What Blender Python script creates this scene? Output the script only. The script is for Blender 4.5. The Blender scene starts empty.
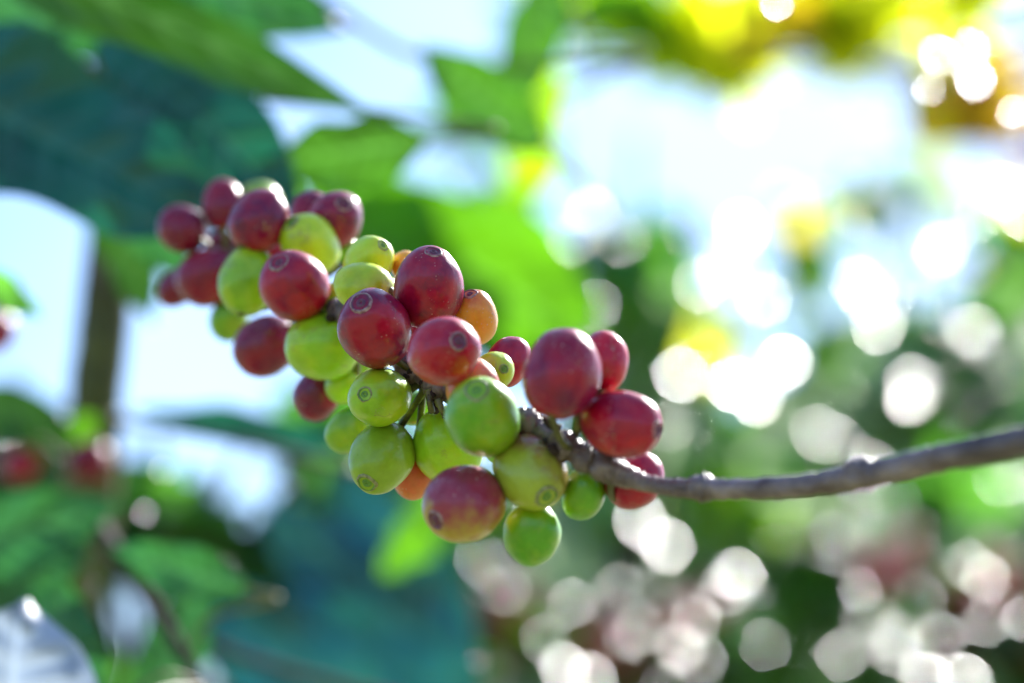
import bpy, math, random
import numpy as np
from mathutils import Vector, Matrix, noise
random.seed(7); rng = np.random.default_rng(7)
sc = bpy.context.scene
col = sc.collection
R = math.radians

# ------------------------------------------------------------ camera
CAM = Vector((0, 0, 1.35)); PITCH = R(12)
FPX = 100.0/36.0*1024.0
RIGHT = Vector((1, 0, 0)); FWD = Vector((0, math.cos(PITCH), math.sin(PITCH))); UP = RIGHT.cross(FWD)
cd = bpy.data.cameras.new('camera'); cam = bpy.data.objects.new('camera', cd); col.objects.link(cam)
cd.lens = 100; cd.sensor_width = 36; cd.clip_start = 0.02; cd.clip_end = 2000
cam.location = CAM; cam.rotation_euler = (R(90)+PITCH, 0, 0)
cd.dof.use_dof = True; cd.dof.focus_distance = 0.60; cd.dof.aperture_fstop = 6.5
sc.camera = cam
def P(px, py, D):
    return CAM + FWD*D + RIGHT*((px-512)/FPX*D) + UP*((341.5-py)/FPX*D)
def V(x, y, z):                       # x right in the view, y up, z towards the camera
    return RIGHT*x + UP*y - FWD*z
def mpp(D): return D/FPX

# ------------------------------------------------------------ light
SUN = (RIGHT*0.42 + UP*0.42 + FWD*0.80).normalized()
sl = bpy.data.lights.new('sun', 'SUN'); so = bpy.data.objects.new('sun', sl); col.objects.link(so)
sl.energy = 4.6; sl.angle = R(0.55); sl.color = (1.0, 0.98, 0.93)
so.rotation_euler = SUN.to_track_quat('Z', 'Y').to_euler(); so.location = (3, 3, 8)
w = bpy.data.worlds.new('World'); sc.world = w; w.use_nodes = True
nt = w.node_tree; nt.nodes.clear()
out = nt.nodes.new('ShaderNodeOutputWorld'); bg = nt.nodes.new('ShaderNodeBackground'); sky = nt.nodes.new('ShaderNodeTexSky')
sky.sky_type = 'NISHITA'; sky.sun_disc = False
sky.sun_elevation = math.asin(SUN.z); sky.sun_rotation = math.atan2(SUN.x, SUN.y)
sky.air_density = 1.0; sky.dust_density = 1.5; sky.ozone_density = 3.0; sky.altitude = 300
tc = nt.nodes.new('ShaderNodeTexCoord')
cn = nt.nodes.new('ShaderNodeTexNoise'); cn.inputs['Scale'].default_value = 4.5; cn.inputs['Detail'].default_value = 3
nt.links.new(tc.outputs['Generated'], cn.inputs['Vector'])
mr = nt.nodes.new('ShaderNodeMapRange'); mr.inputs[1].default_value = 0.42; mr.inputs[2].default_value = 0.66
mr.inputs[3].default_value = 0.0; mr.inputs[4].default_value = 0.30
nt.links.new(cn.outputs[0], mr.inputs[0])
mx = nt.nodes.new('ShaderNodeMix'); mx.data_type = 'RGBA'
nt.links.new(mr.outputs[0], mx.inputs[0]); nt.links.new(sky.outputs[0], mx.inputs[6]); mx.inputs[7].default_value = (10, 12.5, 16.5, 1)
tint = nt.nodes.new('ShaderNodeMix'); tint.data_type = 'RGBA'; tint.blend_type = 'MULTIPLY'; tint.inputs[0].default_value = 1
tint.inputs[7].default_value = (0.80, 0.95, 1.15, 1); nt.links.new(mx.outputs[2], tint.inputs[6])
nt.links.new(tint.outputs[2], bg.inputs[0]); bg.inputs[1].default_value = 0.063
nt.links.new(bg.outputs[0], out.inputs[0])
sc.view_settings.view_transform = 'Standard'; sc.view_settings.look = 'None'
sc.view_settings.exposure = 1.68; sc.view_settings.gamma = 1
sc.render.engine = 'CYCLES'
cy = sc.cycles
cy.use_denoising = True; cy.max_bounces = 8; cy.diffuse_bounces = 3; cy.glossy_bounces = 3; cy.transmission_bounces = 5
cy.sample_clamp_indirect = 4; cy.caustics_reflective = False; cy.caustics_refractive = False
try: cy.denoiser = 'OPENIMAGEDENOISE'
except Exception: pass

# ------------------------------------------------------------ helpers
def link(name, verts, faces, mats, parent=None, smooth=True, midx=None, origin=None):
    me = bpy.data.meshes.new(name)
    vv = np.asarray(verts, dtype=float)
    if origin is not None: vv = vv - np.array(origin)
    me.from_pydata(vv.tolist(), [], [tuple(map(int, f)) for f in faces])
    for m in (mats if isinstance(mats, (list, tuple)) else [mats]): me.materials.append(m)
    if smooth: me.polygons.foreach_set('use_smooth', [True]*len(me.polygons))
    if midx is not None: me.polygons.foreach_set('material_index', midx)
    me.update()
    o = bpy.data.objects.new(name, me); col.objects.link(o)
    if origin is not None: o.location = origin
    if parent is not None: o.parent = parent
    return o
def tag(o, label=None, cat=None, group=None, kind=None):
    if label: o['label'] = label
    if cat: o['category'] = cat
    if group: o['group'] = group
    if kind: o['kind'] = kind
    return o
def empty(name, loc):
    o = bpy.data.objects.new(name, None); o.empty_display_size = 0.02; o.location = loc; col.objects.link(o); return o
def tube(pts, rads, n=10, bump=0.0, seed=0, sub=6):
    """smooth tapered tube through pts; returns verts, faces (world coordinates)"""
    pts = [Vector(p) for p in pts]; Q = []; RR = []
    for i in range(len(pts)-1):
        p0 = pts[max(i-1, 0)]; p1 = pts[i]; p2 = pts[i+1]; p3 = pts[min(i+2, len(pts)-1)]
        for k in range(sub):
            t = k/sub; t2 = t*t; t3 = t2*t
            Q.append(0.5*((2*p1)+(p2-p0)*t+(2*p0-5*p1+4*p2-p3)*t2+(3*p1-p0-3*p2+p3)*t3))
            s = t*t*(3-2*t); RR.append(rads[i]*(1-s)+rads[i+1]*s)
    Q.append(pts[-1]); RR.append(rads[-1])
    vs = []; fs = []; ref = Vector((0.13, 0.31, 0.94)).normalized()
    for i, q in enumerate(Q):
        d = (Q[min(i+1, len(Q)-1)]-Q[max(i-1, 0)]).normalized()
        a = d.cross(ref); 
        if a.length < 0.1: a = d.cross(Vector((1, 0, 0)))
        a.normalize(); b = d.cross(a); ref2 = ref
        for j in range(n):
            t = 2*math.pi*j/n
            u = a*math.cos(t)+b*math.sin(t)
            rr = RR[i]
            if bump: rr *= 1+bump*noise.noise(Vector((q+u*RR[i])*(1.6/max(RR[i], 1e-4)))+Vector((seed, 0, 0)))
            vs.append(q+u*rr)
    for i in range(len(Q)-1):
        for j in range(n):
            k = (j+1) % n
            fs.append((i*n+j, i*n+k, (i+1)*n+k, (i+1)*n+j))
    c0 = len(vs); vs.append(Q[0]); vs.append(Q[-1]); L = (len(Q)-1)*n
    for j in range(n):
        k = (j+1) % n
        fs.append((c0, k, j)); fs.append((c0+1, L+j, L+k))
    return [tuple(v) for v in vs], fs

# ------------------------------------------------------------ materials
def new_mat(name):
    m = bpy.data.materials.new(name); m.use_nodes = True; n = m.node_tree; n.nodes.clear()
    return m, n
def N(n, t, **kw):
    x = n.nodes.new(t)
    for k, v in kw.items(): x.inputs[k].default_value = v
    return x
def mixc(n, fac, a, b, mode='MIX'):
    m = n.nodes.new('ShaderNodeMix'); m.data_type = 'RGBA'; m.blend_type = mode
    for s, v in ((0, fac), (6, a), (7, b)):
        if isinstance(v, bpy.types.NodeSocket): n.links.new(v, m.inputs[s])
        else: m.inputs[s].default_value = v if s == 0 else (*v[:3], 1)
    return m.outputs[2]
def ramp(n, src, lo, hi, a=0.0, b=1.0):
    m = n.nodes.new('ShaderNodeMapRange'); n.links.new(src, m.inputs[0])
    m.inputs[1].default_value = lo; m.inputs[2].default_value = hi; m.inputs[3].default_value = a; m.inputs[4].default_value = b
    return m.outputs[0]
def leaf_mat(name, base, trans, tw=0.5, rough=0.32, var=0.35, scale=30, spec=0.5):
    m, n = new_mat(name)
    o = N(n, 'ShaderNodeOutputMaterial'); tcn = N(n, 'ShaderNodeTexCoord')
    nz = N(n, 'ShaderNodeTexNoise', Scale=scale, Detail=3.0); n.links.new(tcn.outputs['Object'], nz.inputs['Vector'])
    f = ramp(n, nz.outputs[0], 0.35, 0.65)
    dk = tuple(c*(1-var) for c in base); lt = tuple(min(1, c*(1+var)) for c in base)
    tdk = tuple(c*(1-var*0.6) for c in trans); tlt = tuple(min(1, c*(1+var*0.6)) for c in trans)
    p = N(n, 'ShaderNodeBsdfPrincipled', Roughness=rough, IOR=1.47)
    p.inputs['Specular IOR Level'].default_value = spec
    at = n.nodes.new('ShaderNodeAttribute'); at.attribute_name = 'vein'
    vb = tuple(min(1, c*1.6+.035) for c in base); vt = tuple(min(1, c*1.5+.03) for c in trans)
    n.links.new(mixc(n, at.outputs['Fac'], mixc(n, f, dk, lt), vb), p.inputs['Base Color'])
    t = N(n, 'ShaderNodeBsdfTranslucent'); n.links.new(mixc(n, at.outputs['Fac'], mixc(n, f, tdk, tlt), vt), t.inputs[0])
    ms = N(n, 'ShaderNodeMixShader'); ms.inputs[0].default_value = tw
    n.links.new(p.outputs[0], ms.inputs[1]); n.links.new(t.outputs[0], ms.inputs[2]); n.links.new(ms.outputs[0], o.inputs[0])
    return m
M = {
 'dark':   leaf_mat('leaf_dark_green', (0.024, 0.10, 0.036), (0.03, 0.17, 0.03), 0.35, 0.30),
 'teal':   leaf_mat('leaf_shaded_sky_sheen', (0.008, 0.10, 0.080), (0.008, 0.13, 0.05), 0.25, 0.26, 0.6, 18),  # shade and the blue sheen of the sky put into the leaf colour
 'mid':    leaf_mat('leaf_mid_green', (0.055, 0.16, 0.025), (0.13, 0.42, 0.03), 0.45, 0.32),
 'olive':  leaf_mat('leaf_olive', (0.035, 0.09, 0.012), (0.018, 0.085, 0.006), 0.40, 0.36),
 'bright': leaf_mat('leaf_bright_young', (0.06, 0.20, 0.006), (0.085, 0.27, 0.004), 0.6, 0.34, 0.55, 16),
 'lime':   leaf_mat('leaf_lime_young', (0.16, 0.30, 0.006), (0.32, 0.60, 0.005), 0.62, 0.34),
 'yellow': leaf_mat('leaf_young_yellow_glow', (0.26, 0.40, 0.010), (0.86, 0.98, 0.02), 0.9, 0.36),  # young leaf, with the warm glow at top right put into its colour
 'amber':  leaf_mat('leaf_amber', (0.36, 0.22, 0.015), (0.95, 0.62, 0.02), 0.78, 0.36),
 'red':    leaf_mat('leaf_red_brown', (0.14, 0.040, 0.030), (0.26, 0.09, 0.05), 0.45, 0.36),
 'pale':   leaf_mat('leaf_pale_haze', (0.30, 0.42, 0.28), (0.50, 0.66, 0.36), 0.45, 0.34),  # veiling haze of the background put into a paler leaf colour
 'blue':   leaf_mat('leaf_painted_blue_sheen', (0.012, 0.15, 0.18), (0.01, 0.10, 0.06), 0.2, 0.24, 0.65, 14),  # bluer base colour carries the sky sheen
 'fern':   leaf_mat('leaf_fern_green', (0.040, 0.13, 0.015), (0.055, 0.20, 0.010), 0.45, 0.32, 0.5, 20),
 'grey':   leaf_mat('leaf_grey_sky_reflection', (0.34, 0.40, 0.52), (0.22, 0.27, 0.34), 0.30, 0.40),  # reflected sky put into the grey-blue base colour
 'glossy': leaf_mat('leaf_glossy_glint', (0.16, 0.24, 0.13), (0.30, 0.45, 0.22), 0.25, 0.20, spec=0.9),  # glossy leaves added to throw sun glints at the camera
 'glossyred': leaf_mat('leaf_glossy_glint_red', (0.22, 0.05, 0.05), (0.40, 0.12, 0.10), 0.25, 0.22, spec=0.7),
}
def bark_mat(name, a, b, scale=260, rough=0.6, bumpd=0.0005):
    m, n = new_mat(name); o = N(n, 'ShaderNodeOutputMaterial'); tcn = N(n, 'ShaderNodeTexCoord')
    mp = N(n, 'ShaderNodeMapping'); mp.inputs['Scale'].default_value = (0.35, 1, 1); n.links.new(tcn.outputs['Object'], mp.inputs[0])
    nz = N(n, 'ShaderNodeTexNoise', Scale=scale, Detail=6.0, Roughness=0.65); n.links.new(mp.outputs[0], nz.inputs['Vector'])
    n2 = N(n, 'ShaderNodeTexNoise', Scale=scale*0.12, Detail=2.0); n.links.new(tcn.outputs['Object'], n2.inputs['Vector'])
    c = mixc(n, ramp(n, nz.outputs[0], 0.35, 0.68), a, b)
    c = mixc(n, ramp(n, n2.outputs[0], 0.45, 0.6, 0, 0.6), c, tuple(x*0.5 for x in a))
    p = N(n, 'ShaderNodeBsdfPrincipled', Roughness=rough); n.links.new(c, p.inputs['Base Color'])
    bp = N(n, 'ShaderNodeBump', Strength=0.8, Distance=bumpd); n.links.new(nz.outputs[0], bp.inputs['Height']); n.links.new(bp.outputs[0], p.inputs['Normal'])
    n.links.new(p.outputs[0], o.inputs[0]); return m
BARK = bark_mat('bark_twig', (0.070, 0.042, 0.040), (0.31, 0.24, 0.23), 230, 0.42, .0009)
BARKG = bark_mat('bark_olive', (0.05, 0.06, 0.010), (0.14, 0.15, 0.025), 120)
BARKD = bark_mat('bark_dark', (0.025, 0.015, 0.014), (0.06, 0.038, 0.03), 150, 0.95)
STALK = bark_mat('stalk_green', (0.05, 0.05, 0.015), (0.20, 0.20, 0.035), 500, 0.5, 0.0001)

def cherry_mat(name, ca, cb, thr=0.62, soft=0.16, d=(0, 0, 1), bias=0.0, apex=None, seed=0, spots=0.75):
    """skin colour ca, patches of cb where noise + direction d exceeds thr"""
    m, n = new_mat(name); o = N(n, 'ShaderNodeOutputMaterial'); tcn = N(n, 'ShaderNodeTexCoord')
    mp = N(n, 'ShaderNodeMapping'); mp.inputs['Location'].default_value = (seed*0.37, seed*0.11, 0)
    n.links.new(tcn.outputs['Object'], mp.inputs[0])
    nz = N(n, 'ShaderNodeTexNoise', Scale=110.0, Detail=4.5, Roughness=0.55); n.links.new(mp.outputs[0], nz.inputs['Vector'])
    dt = n.nodes.new('ShaderNodeVectorMath'); dt.operation = 'DOT_PRODUCT'
    n.links.new(tcn.outputs['Object'], dt.inputs[0]); dd = Vector(d).normalized()*55*1.0
    dt.inputs[1].default_value = dd if bias else (0, 0, 0)
    ad = n.nodes.new('ShaderNodeMath'); ad.operation = 'ADD'; n.links.new(nz.outputs[0], ad.inputs[0]); n.links.new(dt.outputs['Value'], ad.inputs[1])
    f = ramp(n, ad.outputs[0], thr-soft, thr+soft)
    c = mixc(n, f, ca, cb)
    # fine mottling of the skin
    n2 = N(n, 'ShaderNodeTexNoise', Scale=420.0, Detail=5.0, Roughness=0.7); n.links.new(mp.outputs[0], n2.inputs['Vector'])
    c = mixc(n, ramp(n, n2.outputs[0], 0.35, 0.75, 0, 0.5), c, tuple(min(1, x*1.35+0.002) for x in ca))
    n3 = N(n, 'ShaderNodeTexNoise', Scale=190.0, Detail=3.0); n.links.new(mp.outputs[0], n3.inputs['Vector'])
    c = mixc(n, ramp(n, n3.outputs[0], 0.5, 0.72, 0, 0.35), c, tuple(x*0.55 for x in ca))
    # pale lenticels and dust specks
    vo = N(n, 'ShaderNodeTexVoronoi', Scale=980.0); vo.inputs['Randomness'].default_value = 1.0; n.links.new(mp.outputs[0], vo.inputs['Vector'])
    n4 = N(n, 'ShaderNodeTexNoise', Scale=130.0, Detail=1.0); n.links.new(mp.outputs[0], n4.inputs['Vector'])
    s1 = ramp(n, vo.outputs['Distance'], 0.10, 0.22, 1, 0); s2 = ramp(n, n4.outputs[0], 0.52, 0.62, 0, spots if ca[0] > ca[1]*1.5 else 0.25)
    mu = n.nodes.new('ShaderNodeMath'); mu.operation = 'MULTIPLY'; n.links.new(s1, mu.inputs[0]); n.links.new(s2, mu.inputs[1])
    c = mixc(n, mu.outputs[0], c, (0.55, 0.42, 0.36))
    # russet scratches
    wv = N(n, 'ShaderNodeTexNoise', Scale=60.0, Detail=8.0, Roughness=0.6); n.links.new(mp.outputs[0], wv.inputs['Vector'])
    ab = n.nodes.new('ShaderNodeMath'); ab.operation = 'SUBTRACT'; n.links.new(wv.outputs[0], ab.inputs[0]); ab.inputs[1].default_value = 0.5
    ab2 = n.nodes.new('ShaderNodeMath'); ab2.operation = 'ABSOLUTE'; n.links.new(ab.outputs[0], ab2.inputs[0])
    s3 = ramp(n, ab2.outputs[0], 0.0, 0.008, 0.7, 0); s4 = ramp(n, n4.outputs[0], 0.55, 0.66, 0, 1)
    m2 = n.nodes.new('ShaderNodeMath'); m2.operation = 'MULTIPLY'; n.links.new(s3, m2.inputs[0]); n.links.new(s4, m2.inputs[1])
    c = mixc(n, m2.outputs[0], c, (0.22, 0.14, 0.07))
    p = N(n, 'ShaderNodeBsdfPrincipled', Roughness=0.34, IOR=1.45); n.links.new(c, p.inputs['Base Color'])
    n.links.new(ramp(n, n2.outputs[0], 0.3, 0.7, 0.27, 0.44), p.inputs['Roughness'])
    p.inputs['Subsurface Weight'].default_value = 0.55; p.inputs['Subsurface Scale'].default_value = 0.0028
    p.inputs['Subsurface Radius'].default_value = (1.0, 0.8, 0.35) if ca[1] > ca[0]*0.6 else (1.0, 0.22, 0.18)
    if bias: p.inputs['Subsurface Weight'].default_value = 0.25
    p.inputs['Specular IOR Level'].default_value = 0.38; p.inputs['Coat Weight'].default_value = 0.30; p.inputs['Coat Roughness'].default_value = 0.10
    b0 = N(n, 'ShaderNodeBump', Strength=0.5, Distance=0.0006); n.links.new(n3.outputs[0], b0.inputs['Height'])
    bp = N(n, 'ShaderNodeBump', Strength=0.35, Distance=0.00014); n.links.new(n2.outputs[0], bp.inputs['Height']); n.links.new(b0.outputs[0], bp.inputs['Normal']); n.links.new(bp.outputs[0], p.inputs['Normal'])
    n.links.new(p.outputs[0], o.inputs[0]); return m
def plain(name, c, rough=0.6, c2=None):
    m, n = new_mat(name); o = N(n, 'ShaderNodeOutputMaterial'); tcn = N(n, 'ShaderNodeTexCoord')
    nz = N(n, 'ShaderNodeTexNoise', Scale=900.0, Detail=4.0); n.links.new(tcn.outputs['Object'], nz.inputs['Vector'])
    p = N(n, 'ShaderNodeBsdfPrincipled', Roughness=rough)
    n.links.new(mixc(n, ramp(n, nz.outputs[0], 0.35, 0.65), c, c2 or tuple(x*0.5 for x in c)), p.inputs['Base Color'])
    n.links.new(p.outputs[0], o.inputs[0]); return m
SC_RED = plain('scar_on_red', (0.42, 0.28, 0.23), 0.6, (0.17, 0.04, 0.05))
SC_GRN = plain('scar_on_green', (0.34, 0.33, 0.14), 0.6, (0.16, 0.17, 0.04))
SC_IN_R = plain('scar_disc_red', (0.17, 0.04, 0.07), 0.45, (0.10, 0.02, 0.04))
SC_IN_G = plain('scar_disc_green', (0.14, 0.30, 0.03), 0.45, (0.08, 0.2, 0.02))

# ------------------------------------------------------------ coffee cherries
SK = {  # skin colour, second colour, threshold
 'red':    ((0.47, 0.003, 0.020), (0.20, 0.002, 0.045), 0.52),
 'crimson':((0.34, 0.002, 0.022), (0.10, 0.002, 0.046), 0.48),
 'maroon': ((0.26, 0.002, 0.022), (0.09, 0.002, 0.042), 0.50),
 'green':  ((0.27, 0.50, 0.012), (0.50, 0.60, 0.014), 0.55),
 'dgreen': ((0.13, 0.40, 0.012), (0.34, 0.48, 0.014), 0.52),
 'lgreen': ((0.44, 0.60, 0.016), (0.64, 0.64, 0.020), 0.55),
 'blushg': ((0.27, 0.38, 0.030), (0.36, 0.09, 0.030), 0.60),
 'brown':  ((0.26, 0.40, 0.020), (0.12, 0.045, 0.025), 0.60),
 'orange': ((0.75, 0.36, 0.030), (0.60, 0.16, 0.030), 0.58),
 'pink':   ((0.58, 0.09, 0.045), (0.66, 0.26, 0.070), 0.56),
 'mixed':  ((0.28, 0.030, 0.055), (0.46, 0.38, 0.035), 0.52),
 'mixedg': ((0.36, 0.44, 0.035), (0.22, 0.035, 0.055), 0.50),
}
NU, NV = 72, 48
def cherry_mesh(a, b, seed):
    """lathe with its apex scar at +Z; a half length, b half width (metres)"""
    vs = []; fs = []
    s = b/0.0075
    for i in range(NV+1):
        t = math.pi*i/NV
        t = t - 0.16*math.sin(2*t)*0 
        z = math.cos(t); r = math.sin(t)
        r = r**0.94 if r > 0 else 0
        ra = r*b
        # shallow basin around the scar and at the stalk end
        dz = -0.0005*s*math.exp(-(ra/(0.0016*s))**2) if z > 0 else 0.0005*s*math.exp(-(ra/(0.0014*s))**2)
        for j in range(NU):
            p = 2*math.pi*j/NU
            x = math.cos(p)*ra; y = math.sin(p)*ra*0.96; zz = z*a+dz
            q = Vector((math.cos(p)*r, math.sin(p)*r, z))
            k = 1+0.05*noise.noise(q*1.2+Vector((seed*3.1, 0, 0)))+0.009*noise.noise(q*4+Vector((seed, 2, 0)))+.004*math.cos(p*7+seed)*r
            k -= 0.007*math.exp(-((abs(y)/b)/0.10)**2)*max(0, r)      # faint seam between the two beans
            vs.append((x*k, y*k, zz*k))
    for i in range(NV):
        for j in range(NU):
            k = (j+1) % NU
            fs.append((i*NU+j, (i+1)*NU+j, (i+1)*NU+k, i*NU+k))
    return vs, fs
def scar_mesh(rad, s):
    prof = [(1.22, -0.18, 0), (1.14, 0.00, 0), (1.04, 0.11, 0), (0.96, 0.13, 0), (0.88, 0.03, 1), (0.72, -0.12, 1), (0.50, -0.05, 1), (0.40, 0.10, 1), (0.26, 0.13, 1), (0.17, 0.03, 1), (0.10, -0.10, 1), (0.001, -0.12, 1)]
    vs = []; fs = []; mi = []; n = 40
    for r, z, _ in prof:
        for j in range(n):
            p = 2*math.pi*j/n
            k = 1+0.14*noise.noise(Vector((math.cos(p)*1.2, math.sin(p)*1.2, s)))+0.09*noise.noise(Vector((math.cos(p)*5, math.sin(p)*5, s)))
            vs.append((math.cos(p)*r*rad*k, math.sin(p)*r*rad*k, z*rad*0.8))
    for i in range(len(prof)-1):
        for j in range(n):
            k = (j+1) % n
            fs.append((i*n+j, i*n+k, (i+1)*n+k, (i+1)*n+j)); mi.append(prof[i+1][2])
    return vs, fs, mi

BX = [(-200, .80), (180, .735), (250, .70), (300, .665), (350, .632), (400, .612), (450, .598), (500, .580), (560, .566), (620, .562), (700, .553), (860, .532), (1024, .510), (1300, .48), (1600, .46)]
def bd(x):
    return float(np.interp(x, [p[0] for p in BX], [p[1] for p in BX]))
# (skin, cx, cy, half extent along axis, half extent across, axis: angle in degrees | scar offset (dx, dy) px, layer (+ nearer), label)
CH = [
 ('maroon', 182, 229, 25, 24, 150, 0.0, 'blurred dark red cherry at the far left tip of the cluster, under the dark leaf'),
 ('maroon', 223, 204, 27, 20, 95, 0.0, 'tall dark red cherry standing highest at the left tip of the cluster'),
 ('crimson', 259, 221, 32, 29, 60, 0.9, 'large round red cherry left of the yellow-green one in the upper row'),
 ('brown', 259, 207, 21, 25, 90, -0.6, 'brownish green cherry peeping over the large round red one in the upper row'),
 ('crimson', 208, 277, 32, 28, 200, 0.4, 'soft red cherry left of the plain green one, in the blurred left end'),
 ('maroon', 178, 287, 24, 18, 215, 0.0, 'small dusky maroon cherry at the lower left end of the cluster'),
 ('maroon', 226, 251, 22, 20, 180, -0.4, 'shaded dark maroon cherry wedged deep among the left end cherries'),
 ('maroon', 312, 213, 20, 21, 100, -1.4, 'dark purple cherry behind the one topping the upper row, its left neighbour'),
 ('crimson', 335, 220, 29, 27, (9, -13), -0.9, 'dusky red cherry topping the upper row, brown scar facing up'),
 ('lgreen', 310, 244, 31, 28, (-18, -20), 0.3, 'sunlit yellow-green cherry in the upper row between two red ones'),
 ('green', 248, 281, 34, 28, 80, 1.3, 'plain green cherry left of the round red one with an upper left scar'),
 ('red', 294, 286, 35, 34, (-13, -23), 1.5, 'round brick red cherry with grey scar at its upper left, left half of cluster'),
 ('dgreen', 229, 319, 22, 19, 250, -0.4, 'small blurred green cherry hanging low at the left underside'),
 ('red', 272, 250, 13, 13, 90, -0.2, 'sliver of a red cherry between the upper row and the plain green cherry'),
 ('lgreen', 368, 262, 31, 23, (17, -17), -0.6, 'yellow-green oval cherry pointing up right, beside the topmost red one'),
 ('dgreen', 345, 250, 14, 13, 90, -1.4, 'hidden small green cherry in the gap behind the two yellow-green ones'),
 ('lgreen', 364, 287, 29, 25, 170, -0.1, 'light green cherry tucked behind the scarred red cherry, upper middle'),
 ('green', 337, 300, 20, 18, 200, -0.6, 'partly hidden pale green cherry, left neighbour of the light green one'),
 ('lgreen', 386, 292, 15, 14, 60, -0.8, 'thin yellow rim of a cherry between the dark red pair in the upper middle'),
 ('crimson', 375, 329, 39, 35, (-11, -23), 1.2, 'large deep red cherry with a round grey scar at upper left, cluster middle'),
 ('crimson', 428.5, 288, 40, 34, (5, -34), 0.2, 'tall dark red cherry with its scar at the very top, highest of the middle'),
 ('orange', 405, 266, 15, 14, 90, -1.2, 'orange sliver of a cherry behind the left shoulder of the tall dark red one'),
 ('red', 444, 351, 36, 34, (12.5, -8), 1.0, 'crimson cherry whose ringed scar faces the viewer, in sharp focus'),
 ('orange', 475, 317, 29, 22, (-5, -24), -0.7, 'yellow-orange cherry behind the crimson one with the ringed scar'),
 ('red', 424, 327, 17, 16, 90, -0.9, 'small hidden red cherry between the three large red ones in the middle'),
 ('maroon', 266, 346, 33, 29, 205, 0.4, 'maroon cherry with a yellow fleck, on the lower left side'),
 ('green', 323, 347, 37, 33, 185, 0.9, 'large smooth apple green cherry left of the deep red one, no scar in view'),
 ('maroon', 317, 395, 26, 23, 240, -0.6, 'small maroon cherry with a yellow fleck, half hidden under the large green one'),
 ('green', 380, 397, 33, 29, (-12, -3), 0.8, 'flat round green cherry whose ringed scar faces the viewer at left'),
 ('green', 344, 385, 19, 18, 220, -0.4, 'hidden green cherry in the gap below the large apple green one'),
 ('dgreen', 350, 430, 26, 21, 215, -0.5, 'dull green cherry behind the brown-shouldered one, lower left'),
 ('brown', 382, 457, 36, 31, (-13, 23), 0.3, 'green cherry with a brown shoulder, its ringed scar low at left'),
 ('green', 448, 446, 38, 35, 285, 0.1, 'green cherry with a yellow lower right side and a fine crack, lower middle'),
 ('pink', 414, 476, 23, 21, 260, -0.8, 'orange-red cherry peeping out below between two green ones'),
 ('pink', 473, 389, 31, 27, 100, 0.6, 'pinkish orange cherry rising behind the big blurred green one'),
 ('dgreen', 482.5, 417, 42, 36, (-5, -25), 2.0, 'big blurred grass green cherry in front of all others, centre'),
 ('lgreen', 494, 371, 22, 19, (9, -2), -0.1, 'small yellow-green cherry with a yellow ringed scar, right of the crimson one'),
 ('red', 508, 362, 26, 22, 60, -0.8, 'bright red cherry behind the small yellow-green one with a ringed scar'),
 ('crimson', 562, 374, 45, 38, 75, 0.9, 'largest glossy dark red egg-shaped cherry, upper right of the cluster'),
 ('red', 603, 362, 31, 24, 80, -0.5, 'sunlit red cherry half hidden behind the largest dark red one, at right'),
 ('red', 622, 424, 46, 33, (37, 5), 0.8, 'glossy red cherry pointing right, its pale tip over the bare twig'),
 ('red', 634, 479, 30, 28, 40, -2.1, 'round red cherry crossed by the twig, lowest at the right end'),
 ('dgreen', 583, 494, 26, 22, 255, -0.2, 'small vivid green cherry under the twig, sunlit at right'),
 ('mixedg', 530, 472, 38, 34, (15, 21), 1.0, 'green cherry blushed brown-purple under the twig, left of the small vivid one'),
 ('mixed', 464, 504, 40, 37.5, (-27, 14), 1.2, 'large half-ripe cherry mottled purple and yellow, lower centre'),
 ('dgreen', 503, 448, 18, 17, 200, -1.9, 'hidden green cherry in the dark gap below the big blurred front one'),
 ('dgreen', 414, 408, 19, 17, 200, -1.9, 'shaded green cherry deep in the gap above the cracked green one'),
 ('dgreen', 352, 364, 19, 18, 200, -1.7, 'green cherry almost lost in the gap between the apple green and deep red ones'),
 ('dgreen', 532, 534, 31, 28, 268, 0.3, 'green egg-shaped cherry hanging lowest of the whole cluster'),
]
STATE = []
for c in CH:
    D = bd(c[1]) - c[6]*0.0075
    STATE.append([c[1], c[2], c[3]*1.045, c[4]*1.045, D, c[6]])
# keep neighbours from growing through each other: move along the line of sight only, order kept
def rr(s): return (s[2]+s[3])*0.5*mpp(s[4])
for it in range(160):
    for i in range(len(STATE)):
        for j in range(i+1, len(STATE)):
            a, b = STATE[i], STATE[j]
            Dm = (a[4]+b[4])/2; d = math.hypot(a[0]-b[0], a[1]-b[1])*mpp(Dm); s = (rr(a)+rr(b))*0.96
            if d >= s: continue
            need = math.sqrt(s*s-d*d); near, far = (a, b) if a[5] >= b[5] else (b, a)
            gap = far[4]-near[4]
            if gap < need:
                m_ = (need-gap)*0.25; near[4] -= m_; far[4] += m_
    for s, c in zip(STATE, CH):
        s[4] += 0.02*(bd(c[1])-c[6]*0.006-s[4])
def image_axis(spec, ra):
    if isinstance(spec, tuple):
        vx, vy = spec[0]/(ra*0.97), -spec[1]/(ra*0.97); l = math.hypot(vx, vy)
        if l > 0.97: vx, vy, l = vx/l*.97, vy/l*.97, .97
        return V(vx, vy, math.sqrt(1-l*l))
    t = R(spec); return V(math.cos(t)*0.94, math.sin(t)*0.94, -0.34)
BRPX = [(1650, 300), (1300, 372), (1130, 414), (1024, 441), (940, 458), (862, 476), (790, 487), (702, 489), (650, 484), (612, 470), (574, 452), (535, 428), (490, 404), (434, 384), (392, 352), (335, 308), (275, 268), (212, 252)]
BRR = [17, 17, 16.5, 16, 14.5, 14.5, 12.0, 10.5, 8.8, 14, 11.0, 9.5, 9.0, 8.5, 8.0, 7.5, 6.5, 5.0]
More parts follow.
